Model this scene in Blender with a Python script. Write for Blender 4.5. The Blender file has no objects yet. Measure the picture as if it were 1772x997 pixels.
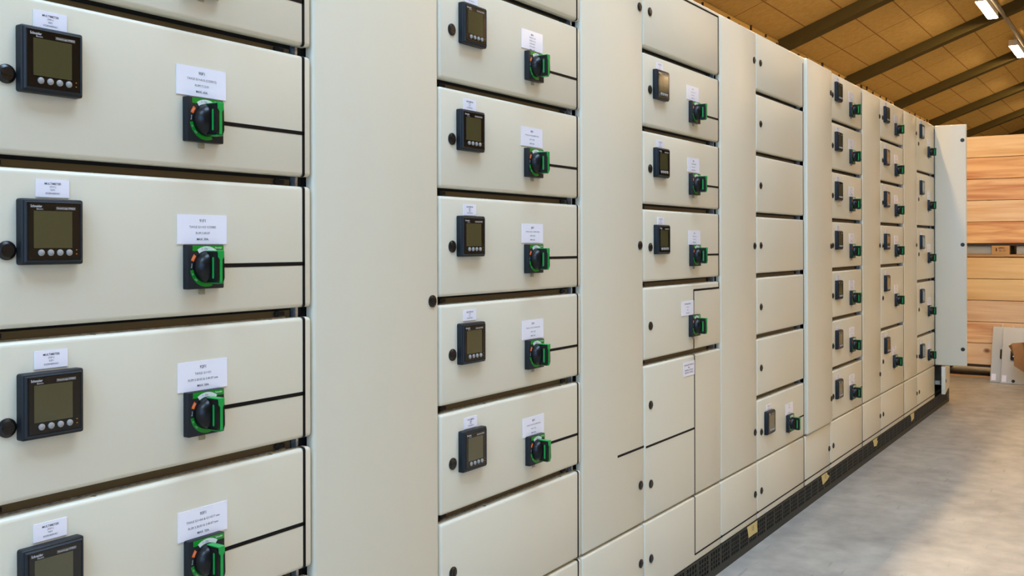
import bpy, bmesh, math, random
from mathutils import Vector, Matrix
random.seed(7)
SC = bpy.context.scene
COL = SC.collection

# ------------------------------------------------------------------ camera
YAW = math.radians(56.411); ROLL = math.radians(-0.144)
CX, CY, CZ = 0.0, -1.3638, 1.2208
FPX = 1687.0
fw = Vector((math.sin(YAW), math.cos(YAW), 0)); r0 = Vector((math.cos(YAW), -math.sin(YAW), 0)); up0 = Vector((0, 0, 1))
rt = r0 * math.cos(ROLL) + up0 * math.sin(ROLL); up = -r0 * math.sin(ROLL) + up0 * math.cos(ROLL)
cd = bpy.data.cameras.new('camera'); cam = bpy.data.objects.new('camera', cd); COL.objects.link(cam)
M = Matrix((rt, up, -fw)).transposed().to_4x4(); M.translation = Vector((CX, CY, CZ)); cam.matrix_world = M
cd.sensor_width = 36; cd.lens = FPX / 1772 * 36
cd.shift_y = -(498.5 - 424.38) / 1772
cd.clip_start = 0.05; cd.clip_end = 200
SC.camera = cam

# ------------------------------------------------------------------ world, exposure
w = bpy.data.worlds.new('world'); SC.world = w; w.use_nodes = True
w.node_tree.nodes['Background'].inputs[0].default_value = (0.75, 0.82, 1.0, 1)
w.node_tree.nodes['Background'].inputs[1].default_value = 0.3
SC.view_settings.view_transform = 'Standard'; SC.view_settings.look = 'None'
SC.view_settings.gamma = 1; SC.view_settings.use_curve_mapping = False
SC.view_settings.exposure = 0.04
LAMP_E = 138.0        # warm fluorescent diffusers
SKY_E = 16.0          # daylight in the roof lights
WIN_E = 3.4          # daylight in the gable window
SC.cycles.max_bounces = 8; SC.cycles.diffuse_bounces = 5

# ------------------------------------------------------------------ helpers
def lin(c):
    return tuple(((v / 255) / 12.92 if v / 255 <= 0.04045 else ((v / 255 + 0.055) / 1.055) ** 2.4) for v in c) + (1.0,)
def mat(name, rgb, rough=0.5, metal=0.0, spec=0.5, emit=None, estr=0.0, bump=None, coat=0.0):
    m = bpy.data.materials.new(name); m.use_nodes = True
    nt = m.node_tree; b = nt.nodes['Principled BSDF']
    b.inputs['Base Color'].default_value = lin(rgb)
    b.inputs['Roughness'].default_value = rough; b.inputs['Metallic'].default_value = metal
    b.inputs['Specular IOR Level'].default_value = spec
    b.inputs['Coat Weight'].default_value = coat; b.inputs['Coat Roughness'].default_value = 0.05
    if emit: b.inputs['Emission Color'].default_value = lin(emit); b.inputs['Emission Strength'].default_value = estr
    if bump:
        tc = nt.nodes.new('ShaderNodeTexCoord'); nz = nt.nodes.new('ShaderNodeTexNoise'); bp = nt.nodes.new('ShaderNodeBump')
        nz.inputs['Scale'].default_value = bump[0]; nz.inputs['Detail'].default_value = 3
        bp.inputs['Strength'].default_value = bump[1]; bp.inputs['Distance'].default_value = bump[2]
        nt.links.new(tc.outputs['Object'], nz.inputs['Vector']); nt.links.new(nz.outputs['Fac'], bp.inputs['Height'])
        nt.links.new(bp.outputs['Normal'], b.inputs['Normal'])
    return m
def noise_mix(m, c1, c2, scale, detail=4, stretch=(1, 1, 1), lo=0.35, hi=0.65, rot=(0, 0, 0)):
    nt = m.node_tree; b = nt.nodes['Principled BSDF']
    tc = nt.nodes.new('ShaderNodeTexCoord'); mp = nt.nodes.new('ShaderNodeMapping'); nz = nt.nodes.new('ShaderNodeTexNoise')
    cr = nt.nodes.new('ShaderNodeValToRGB')
    mp.inputs['Scale'].default_value = stretch; mp.inputs['Rotation'].default_value = rot
    nz.inputs['Scale'].default_value = scale; nz.inputs['Detail'].default_value = detail
    cr.color_ramp.elements[0].position = lo; cr.color_ramp.elements[1].position = hi
    cr.color_ramp.elements[0].color = lin(c1); cr.color_ramp.elements[1].color = lin(c2)
    L = nt.links.new
    L(tc.outputs['Object'], mp.inputs['Vector']); L(mp.outputs['Vector'], nz.inputs['Vector']); L(nz.outputs['Fac'], cr.inputs['Fac'])
    L(cr.outputs['Color'], b.inputs['Base Color'])
    return cr

PAINT = mat('cabinet_paint', (214, 208, 186), 0.3, spec=0.5, bump=(900, 0.12, 0.0006))
DARKIN = mat('dark_interior', (24, 22, 20), 0.8)
BRONZE = mat('chromated_rail', (104, 88, 58), 0.5, metal=0.3)
GALV = mat('galvanised_steel', (170, 172, 172), 0.35, metal=0.7)
noise_mix(GALV, (140, 142, 144), (205, 206, 206), 90)
SCREWM = mat('zinc_screw', (225, 222, 210), 0.25, metal=0.8)
TAPEB = mat('black_line_tape', (9, 8, 8), 0.6, spec=.2)
LOCKB = mat('black_lock_plastic', (14, 14, 15), 0.3)
SLATE = mat('dark_slate_plastic', (25, 30, 34), 0.42, spec=.3)
BLKGL = mat('glossy_black_panel', (10, 11, 12), 0.12, spec=0.6)
SCREEN = mat('lcd_screen', (70, 68, 42), 0.08, spec=0.6, coat=0.6)
BUTTON = mat('grey_button', (150, 148, 142), 0.35)
INKW = mat('light_print', (205, 205, 205), 0.5)
INKG = mat('dim_print_strip', (88, 82, 74), 0.5)
AMBER = mat('amber_indicator', (190, 130, 50), 0.4)
GREEN = mat('green_plastic', (0, 150, 62), 0.32)
GREENP = mat('green_print', (0, 138, 32), 0.35)
ORANGE = mat('orange_print', (236, 112, 40), 0.5)
WHITEP = mat('white_print', (214, 222, 216), 0.4)
KNOBB = mat('black_knob_plastic', (9, 9, 10), 0.33, spec=.35)
PLATE = mat('white_label_plastic', (236, 234, 240), 0.16, spec=0.5)
INK = mat('dark_ink', (62, 62, 78), 0.5)
TAB = mat('brass_tab', (160, 148, 116), 0.5)
PLINTH = mat('dark_plinth_steel', (48, 48, 40), 0.55, spec=.3)
MASK = mat('masking_tape_paper', (206, 186, 122), 0.7)
CARD = mat('brown_cardboard', (170, 122, 70), 0.8)
PANELG = mat('spare_panel_paint', (186, 190, 186), 0.4)
BOXGREY = mat('light_grey_board', (190, 182, 160), 0.6)
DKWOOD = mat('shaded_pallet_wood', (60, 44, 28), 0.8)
RAFTER = mat('painted_rafter', (80, 70, 34), 0.7, spec=.2)
EAVE = mat('eave_timber', (186, 154, 84), 0.8)
WALLM = mat('hall_wall_plaster', (196, 184, 158), 0.8)
LAMPB = mat('lamp_housing', (215, 212, 205), 0.4)
LAMP = mat('lamp_diffuser', (255, 240, 215), 0.5, emit=(255, 216, 164), estr=LAMP_E)
SKYM = mat('daylight_pane', (210, 225, 245), 0.4, emit=(190, 220, 255), estr=SKY_E)
WINM = mat('gable_daylight_pane', (210, 225, 245), 0.4, emit=(135, 192, 255), estr=WIN_E)

def finish(bm, sharp=35, smooth=True):
    bmesh.ops.recalc_face_normals(bm, faces=bm.faces)
    if smooth:
        for f in bm.faces: f.smooth = True
        for e in bm.edges:
            if len(e.link_faces) == 2 and e.calc_face_angle(0) > math.radians(sharp): e.smooth = False
            elif len(e.link_faces) != 2: e.smooth = False
def obj(name, bm, mats, parent=None, sharp=35, smooth=True, loc=None):
    finish(bm, sharp, smooth)
    me = bpy.data.meshes.new(name); bm.to_mesh(me); bm.free()
    for m in (mats if isinstance(mats, (list, tuple)) else [mats]): me.materials.append(m)
    o = bpy.data.objects.new(name, me); COL.objects.link(o); o.parent = parent
    if loc: o.location = loc
    return o
def box(bm, x0, x1, y0, y1, z0, z1, mi=0, bevel=0, seg=2, only=None):
    vs = [bm.verts.new((x, y, z)) for x in (x0, x1) for y in (y0, y1) for z in (z0, z1)]
    idx = [(0, 1, 3, 2), (4, 6, 7, 5), (0, 4, 5, 1), (2, 3, 7, 6), (0, 2, 6, 4), (1, 5, 7, 3)]
    fs = [bm.faces.new([vs[i] for i in q]) for q in idx]
    for f in fs: f.material_index = mi
    if bevel:
        es = {e for f in fs for e in f.edges}
        if only: es = {e for e in es if only(e)}
        r = bmesh.ops.bevel(bm, geom=list(es), offset=bevel, segments=seg, profile=0.5, affect='EDGES', clamp_overlap=True)
        for f in r['faces']: f.material_index = mi
    return fs
def cyl(bm, c, r, y0, y1, n=24, mi=0, r2=None, axis='y'):
    """disc/cylinder along y from y0 to y1 centred at (x,z)"""
    r2 = r if r2 is None else r2
    a = [bm.verts.new((c[0] + r * math.cos(2 * math.pi * k / n), y0, c[1] + r * math.sin(2 * math.pi * k / n))) for k in range(n)]
    b = [bm.verts.new((c[0] + r2 * math.cos(2 * math.pi * k / n), y1, c[1] + r2 * math.sin(2 * math.pi * k / n))) for k in range(n)]
    for k in range(n):
        bm.faces.new((a[k], a[(k + 1) % n], b[(k + 1) % n], b[k])).material_index = mi
    bm.faces.new(a).material_index = mi; bm.faces.new(b).material_index = mi
def quad(bm, pts, mi=0):
    f = bm.faces.new([bm.verts.new(p) for p in pts]); f.material_index = mi; return f
_fc = {}
def text_into(bm, s, x, z, size, y, align='CENTER', mi=0, bold=0.0, sx=1.0, rotz=None):
    """flat lettering in the x-z plane facing -y"""
    bold = min(bold, .012); key = (s, align, bold)
    if key not in _fc:
        cu = bpy.data.curves.new('t', 'FONT'); cu.body = s; cu.size = 1.0; cu.align_x = align; cu.align_y = 'CENTER'
        cu.resolution_u = 2; cu.offset = bold; cu.fill_mode = 'FRONT'
        to = bpy.data.objects.new('t', cu); COL.objects.link(to)
        me = bpy.data.meshes.new_from_object(to)
        _fc[key] = ([tuple(v.co) for v in me.vertices], [tuple(p.vertices) for p in me.polygons])
        bpy.data.objects.remove(to); bpy.data.curves.remove(cu); bpy.data.meshes.remove(me)
    vs, ps = _fc[key]
    ca, sa = math.cos(math.radians(rotz or 0)), math.sin(math.radians(rotz or 0))
    nv = [bm.verts.new((x + (v[0] * sx * ca - v[1] * sa) * size, y, z + (v[0] * sx * sa + v[1] * ca) * size)) for v in vs]
    for p in ps:
        try: bm.faces.new([nv[i] for i in p]).material_index = mi
        except ValueError: pass
def tag(o, label=None, cat=None, group=None, kind=None):
    if label: o['label'] = label
    if cat: o['category'] = cat
    if group: o['group'] = group
    if kind: o['kind'] = kind
    return o
def empty(name, loc, rot=(0, 0, 0), parent=None):
    o = bpy.data.objects.new(name, None); o.location = loc; o.rotation_euler = rot; COL.objects.link(o); o.parent = parent
    o.empty_display_size = 0.05
    return o

# ------------------------------------------------------------------ the hall
YB = 2.731; ZE = 3.835; TS = 0.365; YR = -5.6; X0, X1 = -4.6, 36.0; YF = YR - (YB - YR)
def roof_z(y): return ZE + TS * (YB - y) if y >= YR else ZE + TS * (YB - YR) - TS * (YR - y)
# concrete floor
FL = mat('polished_concrete', (150, 148, 144), 0.42, spec=0.4, bump=(30, 0.05, 0.002))
def floor_nodes(m):
    nt = m.node_tree; b = nt.nodes['Principled BSDF']; L = nt.links.new
    tc = nt.nodes.new('ShaderNodeTexCoord')
    n1 = nt.nodes.new('ShaderNodeTexNoise'); n1.inputs['Scale'].default_value = 2.2; n1.inputs['Detail'].default_value = 6
    n2 = nt.nodes.new('ShaderNodeTexNoise'); n2.inputs['Scale'].default_value = 9; n2.inputs['Detail'].default_value = 5
    mp = nt.nodes.new('ShaderNodeMapping'); mp.inputs['Scale'].default_value = (1.0, 7.0, 1); mp.inputs['Rotation'].default_value = (0, 0, 0.5)
    n3 = nt.nodes.new('ShaderNodeTexNoise'); n3.inputs['Scale'].default_value = 5; n3.inputs['Detail'].default_value = 3
    cr = nt.nodes.new('ShaderNodeValToRGB'); cr.color_ramp.elements[0].position = .3; cr.color_ramp.elements[1].position = .72
    cr.color_ramp.elements[0].color = lin((134, 132, 126)); cr.color_ramp.elements[1].color = lin((184, 182, 172))
    a = nt.nodes.new('ShaderNodeMath'); a.operation = 'MULTIPLY_ADD'; a.inputs[1].default_value = .42
    mu = nt.nodes.new('ShaderNodeMath'); mu.operation = 'MULTIPLY'; mu.inputs[1].default_value = .58
    cr3 = nt.nodes.new('ShaderNodeValToRGB'); cr3.color_ramp.elements[0].position = .64; cr3.color_ramp.elements[1].position = .76
    mix = nt.nodes.new('ShaderNodeMixRGB'); mix.inputs[2].default_value = lin((112, 104, 98)); 
    mm = nt.nodes.new('ShaderNodeMath'); mm.operation = 'MULTIPLY'; mm.inputs[1].default_value = .5
    L(tc.outputs['Object'], n1.inputs['Vector']); L(tc.outputs['Object'], n2.inputs['Vector'])
    L(n2.outputs['Fac'], mu.inputs[0]); L(n1.outputs['Fac'], a.inputs[0]); L(mu.outputs[0], a.inputs[2])
    L(a.outputs[0], cr.inputs['Fac']); L(tc.outputs['Object'], mp.inputs['Vector']); L(mp.outputs[0], n3.inputs['Vector'])
    L(n3.outputs['Fac'], cr3.inputs['Fac']); L(cr3.outputs['Color'], mm.inputs[0]); L(mm.outputs[0], mix.inputs[0])
    L(cr.outputs['Color'], mix.inputs[1]); L(mix.outputs[0], b.inputs['Base Color'])
floor_nodes(FL)
bm = bmesh.new(); box(bm, X0, X1, YF, YB + .2, -0.15, 0); tag(obj('floor', bm, FL, smooth=False), kind='structure')

# wood-wool acoustic board ceiling with seams along and across the slope
CE = mat('wood_wool_board', (168, 118, 60), 0.9, bump=(60, 0.4, 0.01))
def ceil_nodes(m):
    nt = m.node_tree; b = nt.nodes['Principled BSDF']; L = nt.links.new
    tc = nt.nodes.new('ShaderNodeTexCoord'); sx = nt.nodes.new('ShaderNodeSeparateXYZ'); L(tc.outputs['Object'], sx.inputs[0])
    def line(src, off, period, width):
        s = nt.nodes.new('ShaderNodeMath'); s.operation = 'ADD'; s.inputs[1].default_value = off + 200 * period; L(src, s.inputs[0])
        p = nt.nodes.new('ShaderNodeMath'); p.operation = 'MODULO'; p.inputs[1].default_value = period; L(s.outputs[0], p.inputs[0])
        d = nt.nodes.new('ShaderNodeMath'); d.operation = 'SUBTRACT'; d.inputs[1].default_value = period / 2; L(p.outputs[0], d.inputs[0])
        ab = nt.nodes.new('ShaderNodeMath'); ab.operation = 'ABSOLUTE'; L(d.outputs[0], ab.inputs[0])
        g = nt.nodes.new('ShaderNodeMath'); g.operation = 'LESS_THAN'; g.inputs[1].default_value = width; L(ab.outputs[0], g.inputs[0])
        return g.outputs[0]
    # seams across: midway between the rafters ; seams along the hall every 0.457 m of y
    l1 = line(sx.outputs['X'], -12.4, 3.27, .010)
    l2 = line(sx.outputs['Y'], 1.364 - 2.857 * 1.143 + .4572/2, .4572, .008)
    mx = nt.nodes.new('ShaderNodeMath'); mx.operation = 'MAXIMUM'; L(l1, mx.inputs[0]); L(l2, mx.inputs[1])
    n = nt.nodes.new('ShaderNodeTexNoise'); n.inputs['Scale'].default_value = 14; n.inputs['Detail'].default_value = 8
    n.inputs['Roughness'].default_value = .7; L(tc.outputs['Object'], n.inputs['Vector'])
    cr = nt.nodes.new('ShaderNodeValToRGB'); cr.color_ramp.elements[0].position = .3; cr.color_ramp.elements[1].position = .7
    cr.color_ramp.elements[0].color = lin((188, 156, 92)); cr.color_ramp.elements[1].color = lin((208, 180, 112)); L(n.outputs['Fac'], cr.inputs['Fac'])
    mix = nt.nodes.new('ShaderNodeMixRGB'); mix.inputs[2].default_value = lin((122, 74, 32))
    sc = nt.nodes.new('ShaderNodeMath'); sc.operation = 'MULTIPLY'; sc.inputs[1].default_value = .75; L(mx.outputs[0], sc.inputs[0])
    L(sc.outputs[0], mix.inputs[0]); L(cr.outputs['Color'], mix.inputs[1]); L(mix.outputs[0], b.inputs['Base Color'])
ceil_nodes(CE)
bm = bmesh.new()
for (ya, yb) in ((YB + .2, YR), (YR, YF - .2)):
    za, zb = roof_z(ya), roof_z(yb)
    if yb < YR: za, zb = roof_z(YR), roof_z(YR) + TS * (yb - YR)
    pr = [(ya, za), (yb, zb), (yb, zb + .2), (ya, za + .2)]
    a = [bm.verts.new((X0, y, z)) for y, z in pr]; b = [bm.verts.new((X1, y, z)) for y, z in pr]
    bm.faces.new(a); bm.faces.new(b)
    for k in range(4): bm.faces.new((a[k], a[(k + 1) % 4], b[(k + 1) % 4], b[k]))
tag(obj('ceiling', bm, CE, smooth=False), kind='structure')
for nm, dims in (('wall_back', (X0, X1, YB, YB + .2, 0, ZE + .1)), ('wall_front', (X0, X1, YF - .2, YF, 0, ZE + .1)),
                 ('wall_right', (X1, X1 + .2, YF, YB, 0, 7.1)), ('wall_left', (X0 - .2, X0, YF, YB, 0, 7.1))):
    bm = bmesh.new(); box(bm, *dims); tag(obj(nm, bm, WALLM, smooth=False), kind='structure')
# gable window and roof lights (daylight)
bm = bmesh.new()
box(bm, X0 + .005, X0 + .03, -7.2, -.6, .7, 4.1, 0)
for k in range(5): box(bm, X0 + .03, X0 + .07, -7.2 + k * 1.65 - .03, -7.2 + k * 1.65 + .03, .7, 4.1, 1)
for z in (.7, 2.4, 4.1): box(bm, X0 + .03, X0 + .07, -7.2, -.6, z - .03, z + .03, 1)
tag(obj('window_1', bm, [WINM, LAMPB], smooth=False), kind='structure')
n = 2
for (xa, xb) in ((-4.3, -1.2), (.3, 3.6)):
    bm = bmesh.new(); ya, yb = -.7, -2.7
    za, zb = roof_z(ya) - .012, roof_z(yb) - .012
    quad(bm, [(xa, ya, za), (xb, ya, za), (xb, yb, zb), (xa, yb, zb)], 0)
    for x in (xa, (xa + xb) / 2, xb):
        vs = [(x - .04, ya, za - .01), (x + .04, ya, za - .01), (x + .04, yb, zb - .01), (x - .04, yb, zb - .01)]; quad(bm, vs, 1)
    tag(obj('window_%d' % n, bm, [SKYM, LAMPB], smooth=False), kind='structure'); n += 1

# rafters
tn = 1
for k in range(-6, 8):
    x = 12.4 + 3.27 * k
    if x < X0 + .3 or x > X1 - .2: continue
    bm = bmesh.new(); wv, dv = .20, .15
    pts = [(YB, ZE), (YR, roof_z(YR)), (YR, roof_z(YR) - dv), (YB, ZE - dv)]
    a = [bm.verts.new((x - wv / 2, y, z)) for y, z in pts]; b = [bm.verts.new((x + wv / 2, y, z)) for y, z in pts]
    bm.faces.new(a); bm.faces.new(b)
    for q in range(4): bm.faces.new((a[q], a[(q + 1) % 4], b[(q + 1) % 4], b[q]))
    tag(obj('trim_%d' % tn, bm, RAFTER, smooth=False), kind='structure'); tn += 1
# eave plate along the back wall with dark bracket ends
bm = bmesh.new(); box(bm, X0, X1, YB - .03, YB, ZE - .34, ZE - .005, 0)
for k in range(60):
    x = 8.0 + k * .42 + random.uniform(-.12, .12)
    h = random.uniform(.03, .08); zz = ZE - random.uniform(.04, .12)
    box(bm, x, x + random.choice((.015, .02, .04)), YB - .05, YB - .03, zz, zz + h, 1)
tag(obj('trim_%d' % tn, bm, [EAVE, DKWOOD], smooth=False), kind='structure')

# fluorescent fittings: the row above the switchboards and rows over the gangway
def fitting(x, y, z, label, group, L=1.2, W=.135):
    t = empty('ceiling_light', (x, y, z)); tag(t, label, 'ceiling light', group)
    bm = bmesh.new(); box(bm, 0, L, -W / 2, W / 2, .02, .09, 0, .012)
    for q in (-1, 1): box(bm, 0, L, q * W / 2 - .004, q * W / 2, -.012, .025)
    box(bm, 0, .006, -W / 2, W / 2, -.012, .025); box(bm, L - .006, L, -W / 2, W / 2, -.012, .025)
    for q in (.2, L - .2): box(bm, q - .01, q + .01, -.01, .01, .09, roof_z(y) - z)
    obj('housing', bm, LAMPB, t)
    bm = bmesh.new(); box(bm, .008, L - .008, -W / 2 + .006, W / 2 - .006, -.014, .019, 0, .004, 2); obj('diffuser', bm, LAMP, t)
    return t
LY = 0.602; LZ = 4.44
for x, lab in ((-3.4, None), (.1, None), (3.6, None), (7.1, None), (10.6, None),
               (14.15, 'lit fluorescent ceiling fitting nearer the camera, cut by the top edge of the photo'),
               (17.62, 'lit fluorescent ceiling fitting farther away, lower of the two in view'), (20.85, None), (24.35, None)):
    fitting(x, LY, LZ, lab or 'lit fluorescent ceiling fitting of the row above the switchboards, hidden from this view',
            None if lab else 'ceiling fittings out of view over the switchboards')
bm = bmesh.new(); box(bm, -4, 26, LY - .13, LY - .09, LZ + .05, LZ + .09)
tag(obj('lighting_trunking', bm, GALV, smooth=False), 'thin grey metal trunking that links the ceiling light fittings', 'cable trunking')
for y, z in ((-4.4, 5.5), (-8.4, 5.3)):
    for x in (4.2, 7.7, 11.2, 14.7, 18.2, 21.7):
        fitting(x, y, z, 'lit fluorescent ceiling fitting of a row over the gangway, hidden from this view', 'ceiling fittings out of view over the gangway')

# ------------------------------------------------------------------ switchgear parts
front_edge = lambda e: all(v.co.y < 0.0005 for v in e.verts)
def door_mesh(x0, x1, z0, z1, th=.02, r=.008):
    bm = bmesh.new()
    fs = box(bm, x0, x1, 0, th, z0, z1)
    es = [e for e in bm.edges if (all(abs(v.co.y) < 1e-6 for v in e.verts)) or (abs(e.verts[0].co.y - e.verts[1].co.y) > 1e-4)]
    bmesh.ops.bevel(bm, geom=es, offset=r, segments=4, profile=0.5, affect='EDGES', clamp_overlap=True)
    return bm
# lock
def lock_mesh(vert):
    bm = bmesh.new(); cyl(bm, (0, 0), .0138, 0, -.0022, 28); cyl(bm, (0, 0), .0132, -.0022, -.0045, 28, r2=.0095)
    if vert: box(bm, -.0012, .0012, -.0056, -.004, -.008, .008, 0)
    else: box(bm, -.008, .008, -.0056, -.004, -.0012, .0012, 0)
    me = bpy.data.meshes.new('lock'); finish(bm, 25); bm.to_mesh(me); bm.free(); me.materials.append(LOCKB); return me
LOCK_H, LOCK_V = lock_mesh(False), lock_mesh(True)
def add_lock(parent, x, z, vert=False):
    o = bpy.data.objects.new('lock', LOCK_V if vert else LOCK_H); o.parent = parent; o.location = (x, 0, z); COL.objects.link(o); return o

# power meter prototype (origin: top left corner on the door face)
def mk(name, bm, mats, sharp=35, smooth=True):
    finish(bm, sharp, smooth); me = bpy.data.meshes.new(name); bm.to_mesh(me); bm.free()
    for m in (mats if isinstance(mats, (list, tuple)) else [mats]): me.materials.append(m)
    return me
S = .096; P = .0145
bm = bmesh.new(); box(bm, 0, S, -P, 0, -S, 0)
es = [e for e in bm.edges if not all(abs(v.co.y) < 1e-6 for v in e.verts)]
bmesh.ops.bevel(bm, geom=es, offset=.0035, segments=3, profile=.5, affect='EDGES')
bm.faces.ensure_lookup_table(); f = min(bm.faces, key=lambda q: q.calc_center_median().y - q.calc_area())
bmesh.ops.inset_region(bm, faces=[f], thickness=.003, depth=.0); 
bmesh.ops.translate(bm, verts=f.verts, vec=(0, -.0028, 0))
bmesh.ops.inset_region(bm, faces=[f], thickness=.0012, depth=0)
bmesh.ops.translate(bm, verts=f.verts, vec=(0, .0014, 0))
METER_BODY = mk('power_meter', bm, SLATE)
PF = -P - .0015
bm = bmesh.new(); box(bm, .0088, .089, PF - .0006, PF + .001, -.088, -.0065); DISP = mk('display_panel', bm, BLKGL, smooth=False)
bm = bmesh.new(); box(bm, .0165, .076, PF - .0009, PF, -.0716, -.0177); SCR = mk('screen', bm, SCREEN, smooth=False)
bm = bmesh.new(); cyl(bm, (0, 0), .0047, 0, -.002, 16); cyl(bm, (0, 0), .0047, -.002, -.0032, 16, r2=.003); BTN = mk('button', bm, BUTTON, 50)
bm = bmesh.new(); box(bm, -.0008, .0008, -.0004, 0, -.0006, .0006); LEDM = mk('indicator', bm, AMBER, smooth=False)
bm = bmesh.new()
text_into(bm, 'Schneider', .0115, -.0112, .0054, PF - .0010, 'LEFT', bold=.02, sx=.82)
text_into(bm, 'Electric', .0205, -.0152, .0034, PF - .0010, 'LEFT')
LOGO = mk('brand_lettering', bm, INKW, smooth=False)
bm = bmesh.new(); box(bm, .0505, .0815, PF - .0009, PF - .0004, -.0157, -.0113, 0)
text_into(bm, 'PowerLogic PM820', .066, -.0135, .0036, PF - .0012, mi=1); STRIP = mk('model_strip', bm, [INKG, INKW], smooth=False)
def add_child(name, me, parent, loc=(0, 0, 0)):
    o = bpy.data.objects.new(name, me); o.parent = parent; o.location = loc; COL.objects.link(o); return o
def add_meter(cab, x, z):
    m = add_child('power_meter', METER_BODY, cab, (x, -.0002, z))
    add_child('display_panel', DISP, m); add_child('screen', SCR, m)
    for bx in (.0275, .0420, .0565, .0710): add_child('button', BTN, m, (bx, PF - .0004, -.0785))
    for lz in (-.0745, -.0805): add_child('indicator', LEDM, m, (.0830, PF - .0006, lz))
    add_child('brand_lettering', LOGO, m); add_child('model_strip', STRIP, m)
    return m

# rotary switch prototype (origin: centre of its base plate on the door face)
H = .0375; T = .0133
bm = bmesh.new(); box(bm, -H, H, -T, 0, -H, H)
es = [e for e in bm.edges if not all(abs(v.co.y) < 1e-6 for v in e.verts)]
bmesh.ops.bevel(bm, geom=es, offset=.0018, segments=2, profile=.5, affect='EDGES')
BASE = mk('rotary_switch', bm, SLATE)
def sector(bm, a0, a1, r1, r2, y, mi, n=10, cx=0, cz=0):
    for k in range(n):
        t0 = math.radians(a0 + (a1 - a0) * k / n); t1 = math.radians(a0 + (a1 - a0) * (k + 1) / n)
        quad(bm, [(cx + r1 * math.cos(t0), y, cz + r1 * math.sin(t0)), (cx + r2 * math.cos(t0), y, cz + r2 * math.sin(t0)),
                  (cx + r2 * math.cos(t1), y, cz + r2 * math.sin(t1)), (cx + r1 * math.cos(t1), y, cz + r1 * math.sin(t1))], mi)
bm = bmesh.new(); yf = -T - .0003
box(bm, -.0285, .0362, -T - .0002, -T + .0005, .0268, .0362, 0)
sector(bm, 52, 124, .0262, .0348, yf - .0002, 1)
sector(bm, 140, 161, .0278, .0338, yf, 2, 4)
sector(bm, 190, 292, .0276, .0342, yf, 0)
text_into(bm, 'Schneider', .0250, .0322, .0044, yf - .0002, bold=.02, mi=1, sx=.85)
text_into(bm, 'I - On', -.004, .0303, .0052, yf - .0004, mi=3)
text_into(bm, 'O', -.0286, -.0122, .0042, yf - .0002, mi=1, rotz=-60); text_into(bm, 'Off', -.0222, -.0216, .0042, yf - .0002, mi=1, rotz=-42)
text_into(bm, 'Trip', -.0268, .0153, .0036, yf - .0002, mi=1, rotz=60)
text_into(bm, 'Reset', -.0308, .0022, .0034, yf - .0002, mi=1, rotz=86)
PRINT = mk('printed_face', bm, [GREENP, WHITEP, ORANGE, INK], smooth=False)
bm = bmesh.new()
cyl(bm, (0, 0), .0275, -T, -T - .004, 36)
n1, n2 = 36, 7
prev = None
for j in range(n2 + 1):
    a = j / n2 * math.pi / 2; r = .0268 * math.cos(a) ** .8 + .0003; y = -T - .004 - .019 * math.sin(a)
    ring = [bm.verts.new((r * math.cos(2 * math.pi * k / n1), y, r * math.sin(2 * math.pi * k / n1))) for k in range(n1)]
    if prev:
        for k in range(n1): bm.faces.new((prev[k], prev[(k + 1) % n1], ring[(k + 1) % n1], ring[k]))
    prev = ring
bm.faces.new(prev); KNOB = mk('knob', bm, KNOBB, 40)
bm = bmesh.new()
prof = [(-.012, -.0255), (-.046, -.0262), (-.0495, -.0235), (-.0500, -.018), (-.0500, .022), (-.0488, .0258), (-.012, .0262)]
for x0, x1 in ((-.0080, .0080),):
    a = [bm.verts.new((x0, y, z)) for y, z in prof]; b = [bm.verts.new((x1, y, z)) for y, z in prof]
    bm.faces.new(a); bm.faces.new(b)
    for k in range(len(prof)): bm.faces.new((a[k], a[(k + 1) % len(prof)], b[(k + 1) % len(prof)], b[k]))
bmesh.ops.bevel(bm, geom=[e for e in bm.edges if abs(e.verts[0].co.x - e.verts[1].co.x) < 1e-6], offset=.0012, segments=2, affect='EDGES')
GRIP = mk('grip', bm, KNOBB, 35)
bm = bmesh.new()
box(bm, -.0068, .0068, -.0506, -.020, .0255, .0276, 0, .0006)            # cap over the top
box(bm, -.0062, .0062, -.0512, -.0490, .0165, .0272, 0, .0005)           # head of the T
for q in range(3): box(bm, -.0052 + q * .0010, .0052 - q * .0010, -.0511, -.0495, .0152 - q * .0014, .0166 - q * .0014, 0)
box(bm, -.0026, .0026, -.0510, -.0495, -.0262, .0168, 0)
box(bm, -.0040, .0078, -.047, -.030, -.0284, -.0262, 0, .0006)           # foot
cap = [(-.0404 + .0022 * math.sin(math.radians(a)), (.0145 if a2 else -.0175) + (.0022 * math.cos(math.radians(a)) if a2 else -.0022 * math.cos(math.radians(a))))
       for a2, rg in ((1, range(-90, 91, 30)), (0, range(90, -91, -30))) for a in rg]
for sx in (-.0083, .0083): bm.faces.new([bm.verts.new((sx, y, z)) for y, z in cap])
INSERT = mk('green_insert', bm, GREEN, smooth=False)
bm = bmesh.new(); box(bm, -.007, .0055, -.003, -.001, -.0475, -.0365, 0, .002, 2); TABM = mk('lock_tab', bm, TAB)
def add_switch(cab, x, z):
    s = add_child('rotary_switch', BASE, cab, (x + H, -.0002, z - H))
    add_child('printed_face', PRINT, s); add_child('knob', KNOB, s); add_child('grip', GRIP, s)
    add_child('green_insert', INSERT, s); add_child('lock_tab', TABM, s)
    return s
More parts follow.
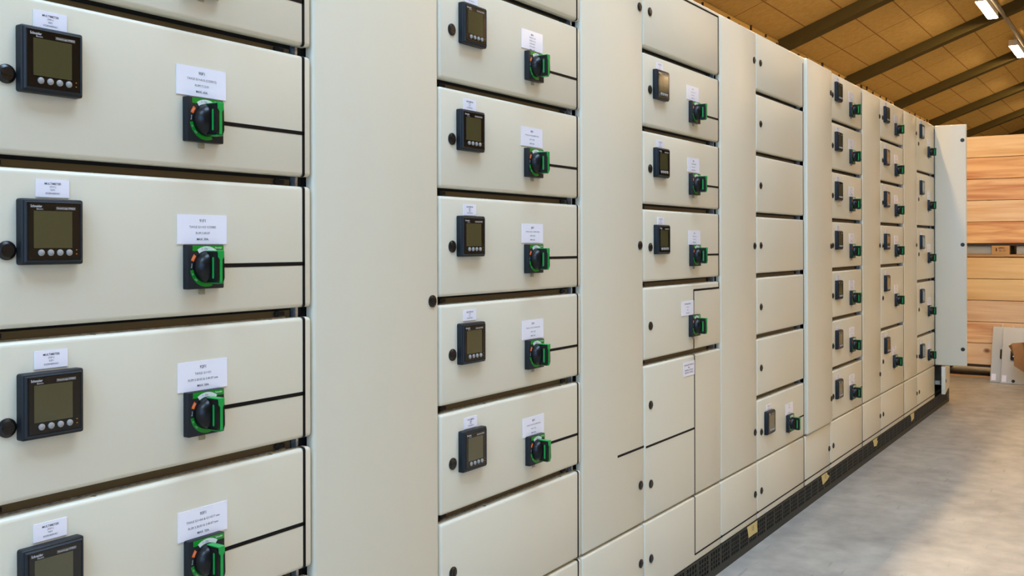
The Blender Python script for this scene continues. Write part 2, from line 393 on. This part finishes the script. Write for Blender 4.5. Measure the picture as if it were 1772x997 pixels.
def add_plate(cab, x, z, wd, ht, lines, title=None, rows=None):
    bm = bmesh.new(); box(bm, 0, wd, -.0012, 0, -ht, 0, 0)
    p = add_child('label_plate', mk('label_plate', bm, PLATE, smooth=False), cab, (x, -.0002, z))
    if lines:
        bm = bmesh.new()
        for (s, zz, sz, bold) in lines: text_into(bm, s, wd * .5, -zz, sz, -.0014, bold=bold)
        add_child('lettering', mk('lettering', bm, INK, smooth=False), p)
    return p
def meter_plate(cab, x, z, fn):
    return add_plate(cab, x, z, .052, .0265, [('MULTIMETER', .0065, .0045, .015), ('(%sF1)' % fn, .0112, .0038, 0), ('%sP1' % fn, .0158, .0038, 0), ('0/230/400VAC', .0207, .0038, 0)])
def circuit_plate(cab, x, z, lines, y0=.0105, step=.0104, sz=.0056):
    L = [(lines[0], .0105, .0072, .015)]
    for k, s in enumerate(lines[1:]): L.append((s, .0105 + .0002 + step * (k + 1), sz, .0 if k < len(lines) - 2 else .015))
    return add_plate(cab, x, z, .103, .050, L)

# ------------------------------------------------------------------ cabinets
U = [.708, 1.357, 1.755, 2.408, 2.809, 3.461, 3.853, 4.497, 4.912, 5.555, 5.972, 6.600, 7.006, 7.608, 8.200]
STD = [2.083, 1.834, 1.584, 1.334, 1.084, .834, .584, .334, .102]
LZS = [1.970, 1.717, 1.466, 1.215, .963, .711, .458, .212]
MZS = [2.042, 1.790, 1.539, 1.290, 1.038, .786, .535]
HZS = [1.972, 1.723, 1.472, 1.223, .975, .726, .474]
DEPTH = .42

def perforated_plinth(cab, x0, x1):
    bm = bmesh.new(); wd = x1 - x0; y0, y1 = .002, .004
    n = 6 if wd > .5 else 4; p = wd / n; hp = p / 4.7; hw = hp * .68
    box(bm, x0, x1, y0, y1, 0, .026); box(bm, x0, x1, y0, y1, .093, .1005)
    zs = [.026 + .0168 * k for k in range(5)]
    for k in range(1, 4): box(bm, x0, x1, y0 + .0001, y1, zs[k] - .0018, zs[k] + .0018)
    box(bm, x0, x1, y0 + .0001, y1, .0262, .0285)
    for g in range(n):
        xs = x0 + g * p + (p - 4 * hp) / 2
        box(bm, x0 + g * p, xs + (hp - hw) / 2, y0 + .0002, y1, .026, .093)
        for k in range(1, 4): box(bm, xs + k * hp - (hp - hw) / 2, xs + k * hp + (hp - hw) / 2, y0 + .0002, y1, .026, .093)
        box(bm, xs + 4 * hp - (hp - hw) / 2, x0 + (g + 1) * p - .0004, y0 + .0002, y1, .026, .093)
    obj('plinth', bm, PLINTH, cab, smooth=False)
    bm = bmesh.new(); box(bm, x0 + .001, x1 - .001, .014, DEPTH - .01, .001, .099); obj('plinth_shade_backing', bm, DARKIN, cab, smooth=False)  # near-black filler block, its colour stands in for shade behind the holes

def carcass(cab, wd, open_front=False):
    bm = bmesh.new()
    if not open_front:
        box(bm, .001, wd - .001, .030, DEPTH, .102, 2.06, 0)
        box(bm, 0, wd, .021, DEPTH + .005, 2.060, 2.081, 1)
    else:
        for d in ((0, .02), (wd - .02, wd)): box(bm, d[0], d[1], .002, DEPTH, .102, 2.06, 1 if d[0] else 0)
        box(bm, .02, wd - .02, DEPTH - .01, DEPTH, .102, 2.06, 0); box(bm, .02, wd - .02, .03, DEPTH - .01, .102, .12, 0)
        box(bm, .02, wd - .02, .03, DEPTH - .01, .31, .33, 0)
        box(bm, 0, wd, .002, DEPTH + .005, 2.060, 2.081, 1)
    obj('carcass', bm, [DARKIN, PAINT], cab, smooth=False)

LINE_W = .0066
def cabinet(i, kind, label, group, tops, locks, meters=(), hands=(), hline=(), tape=True, lower_tape=False, plates=(), mplates=(), special=None, vert_locks=()):
    x0, x1 = U[i], U[i + 1]; wd = x1 - x0
    cab = empty('switchgear_cabinet', (x0, 0, 0)); tag(cab, label, 'electrical cabinet', group)
    carcass(cab, wd); perforated_plinth(cab, 0, wd)
    func = kind == 'f'
    if i == 0:
        bm = bmesh.new(); box(bm, -.012, -.0005, .004, DEPTH, .102, 2.081, 0, .002); obj('side_panel', bm, PAINT, cab)
    bm = bmesh.new()
    nrow = len(tops) - 1
    for r in range(nrow):
        zt = tops[r]
        low_gap = .0 if r == nrow - 1 else (.019 if (func and r < nrow - 2) else .006)
        zb = tops[r + 1] + low_gap
        d = obj('door', door_mesh(.0025, wd - .0025, zb, zt), PAINT, cab)
        if i == 7 and r == 0: d.location.y = -.012
        for (lz) in locks:
            if zb < lz < zt: add_lock(d, .0475 if func else wd - .0265, lz, lz in vert_locks)
        # black line tape of the one-line diagram on this door
        tb = bmesh.new(); used = False; ty = -.0005
        if tape and func:
            tx = wd - .0235 + {0: -.0005, 2: .0015, 4: .003, 6: .001, 8: -.001, 10: -.001}.get(i, 0)
            segs = [(tx, zb, zt)]
            if i == 4 and r == 0: segs = [(tx, zb, zt - .016)]; box(tb, 0.004, tx + LINE_W / 2, ty, .0, zt - .0195, zt - .013); used = True
            elif r == 0 and i > 4: segs = [(tx, zb, zt - .028)]
            if i == 4 and r == 4:
                segs = [(tx, 1.061, zt), (.398, zb, 1.061)]; box(tb, .398 - LINE_W / 2, tx + LINE_W / 2, ty, 0, 1.0575, 1.0645)
            if i == 4 and r == 5: segs = [(.4035, zb, zt)]; box(tb, .012, .4035, ty, 0, .572, .579)
            if i == 4 and r == 6: segs = [(.4035, .128, zt)]
            for (x, a, b) in segs:
                a2 = a + .004 if a == zb else a; b2 = b - .004 if b == zt else b
                box(tb, x - LINE_W / 2, x + LINE_W / 2, ty, 0, a2, b2)
                if b == zt:   # wraps over the rounded top edge
                    pts = [(ty, zt - .006), (ty + .0006, zt - .0026), (.0022, zt - .0002), (.006, zt + .0006), (.014, zt + .0006)]
                    for q in range(4): quad(tb, [(x - LINE_W / 2, pts[q][0], pts[q][1]), (x + LINE_W / 2, pts[q][0], pts[q][1]), (x + LINE_W / 2, pts[q + 1][0], pts[q + 1][1]), (x - LINE_W / 2, pts[q + 1][0], pts[q + 1][1])])
                if a == zb and r < nrow - 1:
                    pts = [(ty, zb + .006), (ty + .0006, zb + .0026), (.0022, zb + .0002), (.006, zb - .0006)]
                    for q in range(3): quad(tb, [(x - LINE_W / 2, pts[q][0], pts[q][1]), (x + LINE_W / 2, pts[q][0], pts[q][1]), (x + LINE_W / 2, pts[q + 1][0], pts[q + 1][1]), (x - LINE_W / 2, pts[q + 1][0], pts[q + 1][1])])
                used = True
            for (xa, hz) in hline:
                if zb < hz < zt: box(tb, xa - x0, tx + .001, ty, 0, hz - .0035, hz + .0035); used = True
        if special == 'duct_dash' and zb < .581 < zt: box(tb, wd - .182, wd - .003, ty, 0, .5775, .5845); used = True
        if lower_tape and r == nrow - 1:
            box(tb, (.4035 if i == 4 else .006), wd - .006, ty, 0, .1275, .1335); used = True
            if i > 4: box(tb, .0003, .008, ty - .0004, .002, .1270, .1340)
        if used: obj('busbar_line', tb, TAPEB, d, smooth=False)
        else: tb.free()
        # chromated cross rail, galvanised lip and screws in the gap below a compartment door
        if func and r < nrow - 2:
            zz = tops[r + 1]
            rb = bmesh.new()
            box(rb, .03, wd - .035, .0265, .029, zz - .002, zz + .0135, 0)
            box(rb, .03, wd - .05, .0225, .0262, zz - .006, zz + .0015, 1)
            rail = obj('cross_rail', rb, [BRONZE, GALV], cab, smooth=False)
            for sx in (.19, .55):
                sb = bmesh.new()
                cyl(sb, (0, 0), .0045, 0, -.0025, 12); 
                o = obj('screw', sb, SCREWM, rail, 50); o.location = (sx, .0110, zz + .0002); o.rotation_euler = (math.radians(90), 0, 0)
            for sx in (.035, wd - .07):
                sb = bmesh.new(); cyl(sb, (0, 0), .006, 0, -.004, 14); box(sb, .004, .018, -.003, 0, -.0035, .0035)
                o = obj('latch', sb, DARKIN, rail, 50); o.location = (sx, .0260, zz + .008)
            sb = bmesh.new(); box(sb, wd - .030, wd - .024, .016, .0295, zz - .004, zz + .022); obj('spacer', sb, GALV, rail, smooth=False)
    for (mx, mz) in meters: add_meter(cab, mx - x0, mz)
    for (hx, hz) in hands: add_switch(cab, hx - x0, hz)
    for (px, pz, fn) in mplates: meter_plate(cab, px - x0, pz, fn)
    for p in plates:
        if p[2] == 'two':
            for q in (0, .0275): add_plate(cab, p[0] - x0, p[1] - q, .100, .0265, [('%s' % p[3][0 if q == 0 else 1], .013, .009, .03)] if p[3] else None)
        else: circuit_plate(cab, p[0] - x0, p[1], p[2], **(p[3] if len(p) > 3 else {}))
    return cab

# column with the 90F1..93F1 compartments
mA = [(.770, z) for z in MZS]; hA = [(1.0563, z) for z in HZS]
hl = lambda hx, zs: [(hx + .074, z - .0365) for z in zs]
PA = [
 (1.0435, 1.776, ['89F1', 'TAVLE G1+A10', 'RUM 7.12.01', 'MAX. 65A.']),
 (1.0435, 1.525, ['90F1', 'TAVLE G1+A10 (COS012)', 'RUM 7.12.01', 'MAX. 65A.']),
 (1.0445, 1.274, ['91F1', 'TAVLE G1+X2 COS082', 'RUM 3.40.07', 'MAX. 50A.']),
 (1.0445, 1.025, ['92F1', 'TAVLE G1+X1', 'RUM 3.30.03 & 3.40.07 mm', 'MAX. 50A.']),
 (1.0440, .775, ['93F1', 'TAVLE G1+A4 & G1+E17 mm', 'RUM 3.30.03 & 3.40.07 mm', 'MAX. 32A.']),
]
cabinet(0, 'f', 'nearest compartment cabinet column at the left edge, with the largest meters and switches', 'compartment cabinets of the switchboard', STD, LZS,
        meters=mA[1:6], hands=hA[1:6], hline=hl(1.0563, HZS[1:6]), plates=PA,
        mplates=[(.796, 1.566, '90'), (.799, 1.3195, '91'), (.796, 1.068, '92'), (.794, .816, '93')])
cabinet(1, 'd', 'widest-looking blank duct cabinet between the nearest two meter columns', 'blank duct cabinets of the switchboard',
        [2.083, .334, .102], [1.97, 1.095, .212])
PB = [
 (2.0985, 1.779, ['84F1', 'TAVLE G1+A5', 'TAVLE G1+A6', 'RUM 2.40.07', 'RUM 2.30.03', 'MAX. 125A.'], dict(step=.0076, sz=.0050)),
 (2.0960, 1.527, ['85F1', 'TAVLE G1+A10 (COM01-UN1)', 'RUM 1.0.02', 'MAX. 25A.'], dict(sz=.0050)),
 (2.0975, 1.2765, ['86F1', 'TAVLE G1+A11 (COM01-UN2)', 'RUM 1.0.02', 'MAX. 25A.'], dict(sz=.0050)),
 (2.0985, 1.0265, ['87F1', 'TAVLE G1+A18 +(COM02+UN2)', 'RUM 1.0.05', 'MAX. 25A.'], dict(sz=.0048)),
 (2.1000, .774, ['88F1', 'TAVLE G1+A19 +(COM02+UN2)', 'RUM 1.0.05', 'MAX. 25A.'], dict(sz=.0048))]
mBx = [1.829, 1.820, 1.820, 1.821, 1.825]
cabinet(2, 'f', 'compartment cabinet column with five meters and a plain door under them, second from the camera', 'compartment cabinets of the switchboard', STD, [1.970, 1.720, 1.467, 1.218, .967, .715, .463, .212],
        meters=[(mBx[k], z) for k, z in enumerate(MZS[1:6])], hands=[(hx, z) for hx, z in zip((2.113, 2.110, 2.109, 2.111, 2.113), HZS[1:6])],
        hline=hl(2.111, HZS[1:6]), plates=PB, vert_locks=(.463, 1.970),
        mplates=[(1.854, 1.822, '84'), (1.846, 1.5675, '85'), (1.845, 1.318, '86'), (1.844, 1.069, '87'), (1.847, .814, '88')])
cabinet(3, 'd', 'blank duct cabinet with a short black dash line low on its door', 'blank duct cabinets of the switchboard',
        [2.083, .334, .102], [1.971, 1.219, .463, .216], special='duct_dash')
PD = [(3.150, 1.776, ['81F1', 'TAVLE G1+A2', 'RUM 4.01.1', 'MAX. 50A.']),
      (3.154, 1.5245, ['82F1', 'X1 WELLE VORES', 'RUM 4.0.10', 'MAX. 100A.']),
      (3.161, 1.271, ['83F1', 'TAVLE G1+A4', 'RUM 4.0.2', 'MAX. 63A.']),
      (3.100, 1.026, ['EXTRAUDSTYR', '(2F1-4F1)', '80F1', 'MAX. 250A'])]
cabD = cabinet(4, 'f', 'cabinet column with three meters over a single switch and a tall two-lock door', 'compartment cabinets of the switchboard',
        [2.083, 1.834, 1.584, 1.334, 1.084, .834, .334, .102], [1.970, 1.720, 1.466, 1.213, .960, .706, .452, .212],
        meters=[(2.878, MZS[1]), (2.880, 1.5365), (2.882, 1.286)], hands=[(3.166, 1.722), (3.165, 1.470), (3.168, 1.221), (3.162, .9755)],
        hline=hl(3.166, (1.722, 1.470, 1.221)), lower_tape=True, plates=PD,
        mplates=[(2.903, 1.817, '81'), (2.906, 1.563, '82'), (2.908, 1.3115, '83')])
add_plate(cabD, 3.1135 - U[4], .8155, .0955, .050, [('EXTRAUDSTYR MODUL', .012, .0078, .02), ('80F1', .021, .0078, .02), ('CENTRAL STYR NR.1', .030, .0078, .02), ('CENTRAL STYR NR.2', .0385, .0078, .02)])
cabinet(5, 'd', 'blank duct cabinet next to the column of plain doors, its door reaching the cabinet top', 'blank duct cabinets of the switchboard',
        [2.083, .334, .102], [1.966, 1.215, .461, .210], lower_tape=True)
cabinet(6, 'f', 'cabinet column of plain doors with one meter and one switch at its lowest compartment', 'compartment cabinets of the switchboard', STD, [1.966, 1.716, 1.463, 1.217, .965, .714, .451, .210],
        meters=[(3.936, .528)], hands=[(4.218, .472)], hline=hl(4.218, (.472,)), lower_tape=True,
        plates=[(4.210, .5215, ['79F1', 'RESERVE', '', 'MAX. 25A.'])], mplates=[(3.962, .5525, '79')])
cabinet(7, 'd', 'blank duct cabinet just before the column of seven meters', 'blank duct cabinets of the switchboard',
        [2.083, .334, .102], [1.970, 1.212, .458, .210], lower_tape=True)
cabinet(8, 'f', 'cabinet column packed with seven meters and seven switches', 'compartment cabinets of the switchboard', STD, LZS,
        meters=[(4.996, z) for z in MZS], hands=[(5.275, z) for z in HZS], hline=hl(5.275, HZS), lower_tape=True,
        plates=[(5.266, z + .0555, 'two', ('71F1', 'TAVLE')) for z in HZS], mplates=[(5.026, z + .0265, '7%d' % k) for k, z in enumerate(MZS)])
cabinet(9, 'd', 'blank duct cabinet between the seven-meter column and the six-meter column', 'blank duct cabinets of the switchboard',
        [2.083, .334, .102], [1.969, 1.213, .460, .215], lower_tape=True)
cabinet(10, 'f', 'cabinet column with six meters, the lowest two doors taller', 'compartment cabinets of the switchboard',
        [2.083, 1.832, 1.582, 1.332, 1.082, .705, .334, .102], [1.970, 1.717, 1.467, 1.213, .902, .526, .215],
        meters=[(6.044, z) for z in (2.042, 1.788, 1.537, 1.284, 1.036, .665)],
        hands=[(6.332, 1.970), (6.330, 1.719), (6.330, 1.469), (6.328, 1.219), (6.324, .913), (6.272, .538)], hline=(), lower_tape=True,
        plates=[(hx - .010, hz + .0555, 'two', ('62F1', 'TAVLE')) for hx, hz in ((6.332, 1.970), (6.330, 1.719), (6.330, 1.469), (6.328, 1.219), (6.324, .913), (6.272, .538))],
        mplates=[(6.075, z + .0265, '6%d' % k) for k, z in enumerate((2.042, 1.788, 1.537, 1.284, 1.036, .665))])
cabinet(11, 'd', 'farthest blank duct cabinet, narrow in view before the last meter column', 'blank duct cabinets of the switchboard',
        [2.083, .334, .102], [1.968, 1.215, .464, .215], lower_tape=True)
cabinet(12, 'f', 'farthest meter cabinet column, five meters, beside the open cabinet door', 'compartment cabinets of the switchboard',
        [2.083, 1.707, 1.332, .957, .582, .334, .102], [1.904, 1.526, 1.152, .775, .457, .215],
        meters=[(7.084, z) for z in (2.042, 1.657, 1.283, .913, .535)], hands=[(7.362, 1.911), (7.360, 1.533), (7.358, 1.163), (7.356, .787), (7.352, .475)],
        hline=(), tape=False, lower_tape=True,
        plates=[(7.352, z + .0555, 'two', ('52F1', 'TAVLE')) for z in (1.911, 1.533, 1.163, .787, .475)],
        mplates=[(7.110, z + .0265, '5%d' % k) for k, z in enumerate((2.042, 1.657, 1.283, .913, .535))])

# last cabinet: open, its narrow upper door swung out, its lower door ajar
x0, x1 = U[13], U[14]; wd = x1 - x0
cab = empty('switchgear_cabinet', (x0, 0, 0)); tag(cab, 'last cabinet of the row, narrow blue-grey upper door swung open and lower door ajar', 'electrical cabinet')
carcass(cab, wd, True); perforated_plinth(cab, 0, wd)
bm = bmesh.new()
for z in (.7, 1.1, 1.5, 1.9): box(bm, .03, wd - .03, .12, .15, z, z + .035)
obj('mounting_rail', bm, GALV, cab, smooth=False)
d = obj('door', door_mesh(0, .213, .341, 2.083), PAINT, cab); d.location = (.006, .0, 0); d.rotation_euler = (0, 0, math.radians(-84.5))
tag(d, 'narrow tall door swung open toward the gangway')
for z in (1.968, 1.216, .463): add_lock(d, .213 - .027, z)
d2 = obj('door', door_mesh(-wd + .012, 0, .130, .331, .026, .004), PAINT, cab); d2.location = (wd - .002, -.004, 0); d2.rotation_euler = (0, 0, math.radians(6.5))
tag(d2, 'short lower door left ajar')
add_lock(d2, -wd + .05, .225)
bm = bmesh.new(); box(bm, .085, .12, -.02, .04, .19, .215); obj('door_bracket', bm, BOXGREY, cab, smooth=False)

# masking tape strips on the plinth
def tape(pts, label, scribble=None):
    bm = bmesh.new(); vf = [bm.verts.new((x, .0008, z)) for x, z in pts]; vb = [bm.verts.new((x, .0014, z)) for x, z in pts]
    bm.faces.new(vf); bm.faces.new(vb)
    for k in range(len(pts)): bm.faces.new((vf[k], vf[(k + 1) % len(pts)], vb[(k + 1) % len(pts)], vb[k]))
    o = obj('masking_tape', bm, MASK, smooth=False); tag(o, label, 'tape strip', 'masking tape strips on the plinth')
    if scribble:
        cx = sum(p[0] for p in pts) / len(pts); cz = sum(p[1] for p in pts) / len(pts)
        bm = bmesh.new(); text_into(bm, scribble, cx, cz + .004, .027, .0004, bold=.01)
        obj('handwriting', bm, INK, o, smooth=False)
tape([(3.734, .099), (3.800, .0985), (3.853, .0985), (3.850, .080), (3.856, .052), (3.800, .053), (3.753, .052), (3.748, .070)], 'beige masking tape strip with a handwritten number, nearest on the plinth', '15')
tape([(4.758, .100), (4.850, .100), (4.858, .088), (4.895, .072), (4.850, .060), (4.779, .052), (4.768, .075)], 'torn beige masking tape strip with a pointed end, second nearest on the plinth', '13')
tape([(5.772, .101), (5.880, .101), (5.872, .085), (5.893, .075), (5.860, .056), (5.800, .060), (5.792, .080)], 'beige masking tape strip below the six-meter column, ragged lower edge')
tape([(6.772, .101), (6.894, .101), (6.890, .060), (6.812, .050), (6.805, .078)], 'farthest small beige masking tape strip on the plinth')

# ------------------------------------------------------------------ stacked pallet-collar crates beyond the row
def wood(name, c1, c2, seed):
    m = mat(name, c1, .6, bump=(40, .15, .002))
    nt = m.node_tree; b = nt.nodes['Principled BSDF']; L = nt.links.new
    tc = nt.nodes.new('ShaderNodeTexCoord'); mp = nt.nodes.new('ShaderNodeMapping')
    mp.inputs['Scale'].default_value = (1.0, .7, 11); mp.inputs['Location'].default_value = (seed * 3.1, seed * 1.7, seed * .77)
    nz = nt.nodes.new('ShaderNodeTexNoise'); nz.inputs['Scale'].default_value = 1.6; nz.inputs['Detail'].default_value = 5; nz.inputs['Distortion'].default_value = .8
    cr = nt.nodes.new('ShaderNodeValToRGB'); cr.color_ramp.elements[0].position = .32; cr.color_ramp.elements[1].position = .62
    cr.color_ramp.elements[0].color = lin(c2); cr.color_ramp.elements[1].color = lin(c1)
    mp2 = nt.nodes.new('ShaderNodeMapping'); mp2.inputs['Scale'].default_value = (1, 2.6, 3.6); mp2.inputs['Location'].default_value = (0, seed * 2.3, seed * 1.31)
    vo = nt.nodes.new('ShaderNodeTexVoronoi'); vo.inputs['Scale'].default_value = .9
    kr = nt.nodes.new('ShaderNodeValToRGB'); kr.color_ramp.elements[0].position = .03; kr.color_ramp.elements[1].position = .09
    kr.color_ramp.elements[0].color = (1, 1, 1, 1); kr.color_ramp.elements[1].color = (0, 0, 0, 1)
    mix = nt.nodes.new('ShaderNodeMixRGB'); mix.inputs[2].default_value = lin((140, 84, 50))
    L(tc.outputs['Object'], mp.inputs['Vector']); L(mp.outputs[0], nz.inputs['Vector']); L(nz.outputs['Fac'], cr.inputs['Fac'])
    L(tc.outputs['Object'], mp2.inputs['Vector']); L(mp2.outputs[0], vo.inputs['Vector']); L(vo.outputs['Distance'], kr.inputs['Fac'])
    L(kr.outputs['Color'], mix.inputs[0]); L(cr.outputs['Color'], mix.inputs[1]); L(mix.outputs[0], b.inputs['Base Color'])
    return m
WOODS = [wood('pine_a', (250, 214, 158), (232, 180, 116), 1), wood('pine_b', (250, 202, 138), (206, 126, 70), 2), wood('pine_c', (248, 204, 148), (206, 138, 88), 3),
         wood('pine_d', (248, 214, 166), (232, 184, 130), 4), wood('pine_e', (244, 206, 142), (226, 180, 116), 5), wood('pine_f', (240, 206, 158), (220, 174, 130), 6)]
PALW = wood('pallet_pine', (206, 158, 92), (180, 128, 72), 9)
XC = 9.76; YC0, YC1 = -.86, .50; YM = -.243
def crate(zb, label, order):
    t = empty('wooden_crate', (XC, 0, zb)); tag(t, label, 'wooden crate', 'stacked wooden crates beyond the cabinets')
    pal = bmesh.new(); dx = .8
    for ya in (YC0, YM, YC1 - .145): box(pal, .01, dx, ya, ya + (.145 if ya != YC0 else .145), 0, .022)
    box(pal, .0, .10, YC0, YC1, .0, .022); box(pal, .004, .15, YC0, YC1, .100, .122)
    for k in range(1, 5): box(pal, .16 * k, .16 * k + .13, YC0, YC1, .100, .122)
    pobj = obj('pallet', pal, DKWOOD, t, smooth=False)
    for ya in (YC0, YM, YC1 - .145):
        for xa in (0.002, .35, .7):
            b = bmesh.new(); box(b, xa, xa + .1, ya, ya + .145, .022, .100); o = obj('block', b, PALW, pobj, smooth=False)
    b = bmesh.new(); box(b, -.001, .001, YC0, YC1, .001, .0215); obj('bottom_board', b, PALW, pobj, smooth=False)
    z = .122
    for k in range(5):
        b = bmesh.new(); h = .1945
        for (xa, xb, ya, yb) in ((0, .02, YC0, YC1), (dx - .02, dx, YC0, YC1), (.02, dx - .02, YC0, YC0 + .02), (.02, dx - .02, YC1 - .02, YC1)):
            box(b, xa, xb, ya, yb, z + .002, z + h - .002, 0, .002, 1)
        obj('collar_board', b, WOODS[order[k]], t, smooth=False); z += h + .0008
    b = bmesh.new(); box(b, .02, dx - .02, YC0 + .02, YC1 - .02, z - .05, z - .03); obj('lid', b, WOODS[0], t, smooth=False)
    return t
c1 = crate(0.0, 'lower wooden crate of the stack, standing on the floor behind the leaning panels', (3, 2, 5, 4, 4))
c2 = crate(1.105, 'upper wooden crate of the stack, raised on a stamped pallet block', (1, 3, 2, 1, 0))
# stamp on the middle block of the upper pallet
bm = bmesh.new()
def ytext(bm, s, yc, z, size, x):
    tmp = bmesh.new(); text_into(tmp, s, 0, 0, size, 0, bold=.02)
    vm = {v: bm.verts.new((x, yc - v.co.x, z + v.co.z)) for v in tmp.verts}
    for f in tmp.faces: bm.faces.new([vm[v] for v in f.verts])
    tmp.free()
ym = YM + .0725
ytext(bm, 'IPPC', ym - .01, .077, .026, -.0002); ytext(bm, 'FR - HT', ym - .015, .052, .016, -.0002)
box(bm, -.0003, .0008, ym + .030, ym + .040, .050, .078)
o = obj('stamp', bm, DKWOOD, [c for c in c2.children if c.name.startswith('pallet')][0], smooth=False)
for ya, yb, lab in ((-.095, .19, 'light grey packing block in the pallet opening beside the open cabinet door'), (-.47, -.295, 'light grey packing block in the pallet opening at the photo edge')):
    bm = bmesh.new(); box(bm, XC + .03, XC + .33, ya + .002, yb, 1.1275, 1.204, 0, .004)
    tag(obj('packing_block', bm, BOXGREY), lab, 'packing block', 'grey packing blocks in the upper pallet')

# ------------------------------------------------------------------ spare panels leaning on the crate
def panel(x, y, label, lock=False):
    t = empty('cabinet_door', (x, y, 0.003), (0, math.radians(24.2), 0)); tag(t, label, 'cabinet door panel', 'spare doors leaning on the crate')
    b = bmesh.new(); L = .52; Wp = .62
    box(b, 0, .02, -Wp, 0, 0, L, 0, .004, 3); obj('panel', b, PANELG, t)
    b = bmesh.new(); box(b, -.022, 0, -.125, -.070 , .215, .300, 0, .004); box(b, -.03, -.02, -.10, -.085, .225, .25); lt = obj('latch', b, LOCKB, t)
    b = bmesh.new(); cyl(b, (0, 0), .006, 0, -.008, 12); o = obj('latch_bolt', b, SCREWM, lt); o.location = (-.024, -.095, .243); o.rotation_euler = (0, 0, math.radians(-90))
    b = bmesh.new(); box(b, -.0012, 0, -.045, -.010, .015, .075); o = obj('sticker', b, PLATE, t, smooth=False)
    for yy in (-.075, -.20, -.45):
        b = bmesh.new(); box(b, .004, .009, yy - .006, yy + .002, L, L + .022); obj('hinge_pin', b, GALV, t, smooth=False)
    if not lock: return t
    add = bpy.data.objects.new('lock', LOCK_H); add.parent = t; add.location = (0, -.10, .026); add.rotation_euler = (0, 0, math.radians(-90)); COL.objects.link(add)
    return t
panel(9.520, -.112, 'light grey spare door panel leaning on the crate, partly behind another panel')
panel(9.453, -.203, 'light grey spare door panel with a black latch, in front of its twin', True)

# ------------------------------------------------------------------ cardboard carton at the right edge
t = empty('cardboard_box', (9.0, -.46, 0)); tag(t, 'brown cardboard carton with an open flap in front of the leaning panels', 'cardboard box')
bm = bmesh.new()
for (a, b, c, d) in ((0, .006, -.5, 0), (.38, .386, -.5, 0), (.006, .38, -.006, 0), (.006, .38, -.5, -.494)): box(bm, a, b, c, d, 0.002, .36)
box(bm, .006, .38, -.494, -.006, .002, .008)
obj('carton', bm, CARD, t, smooth=False)
bm = bmesh.new()   # curled side flap
f1 = [(.200, 0.0, .400), (.196, .060, .392), (.190, .137, .382), (.182, .128, .330), (.180, .120, .280), (.182, .121, .235), (.186, .120, .192), (.196, .060, .152), (.200, 0.0, .118)]
bm.faces.new([bm.verts.new(p) for p in f1])
bm.faces.new([bm.verts.new(p) for p in [(.188, .137, .378), (.170, .150, .365), (.165, .160, .361), (.172, .140, .325), (.180, .121, .281)]])
r = bmesh.ops.solidify(bm, geom=list(bm.faces), thickness=.004)
obj('flap', bm, CARD, t, smooth=False)
# gather: nothing else
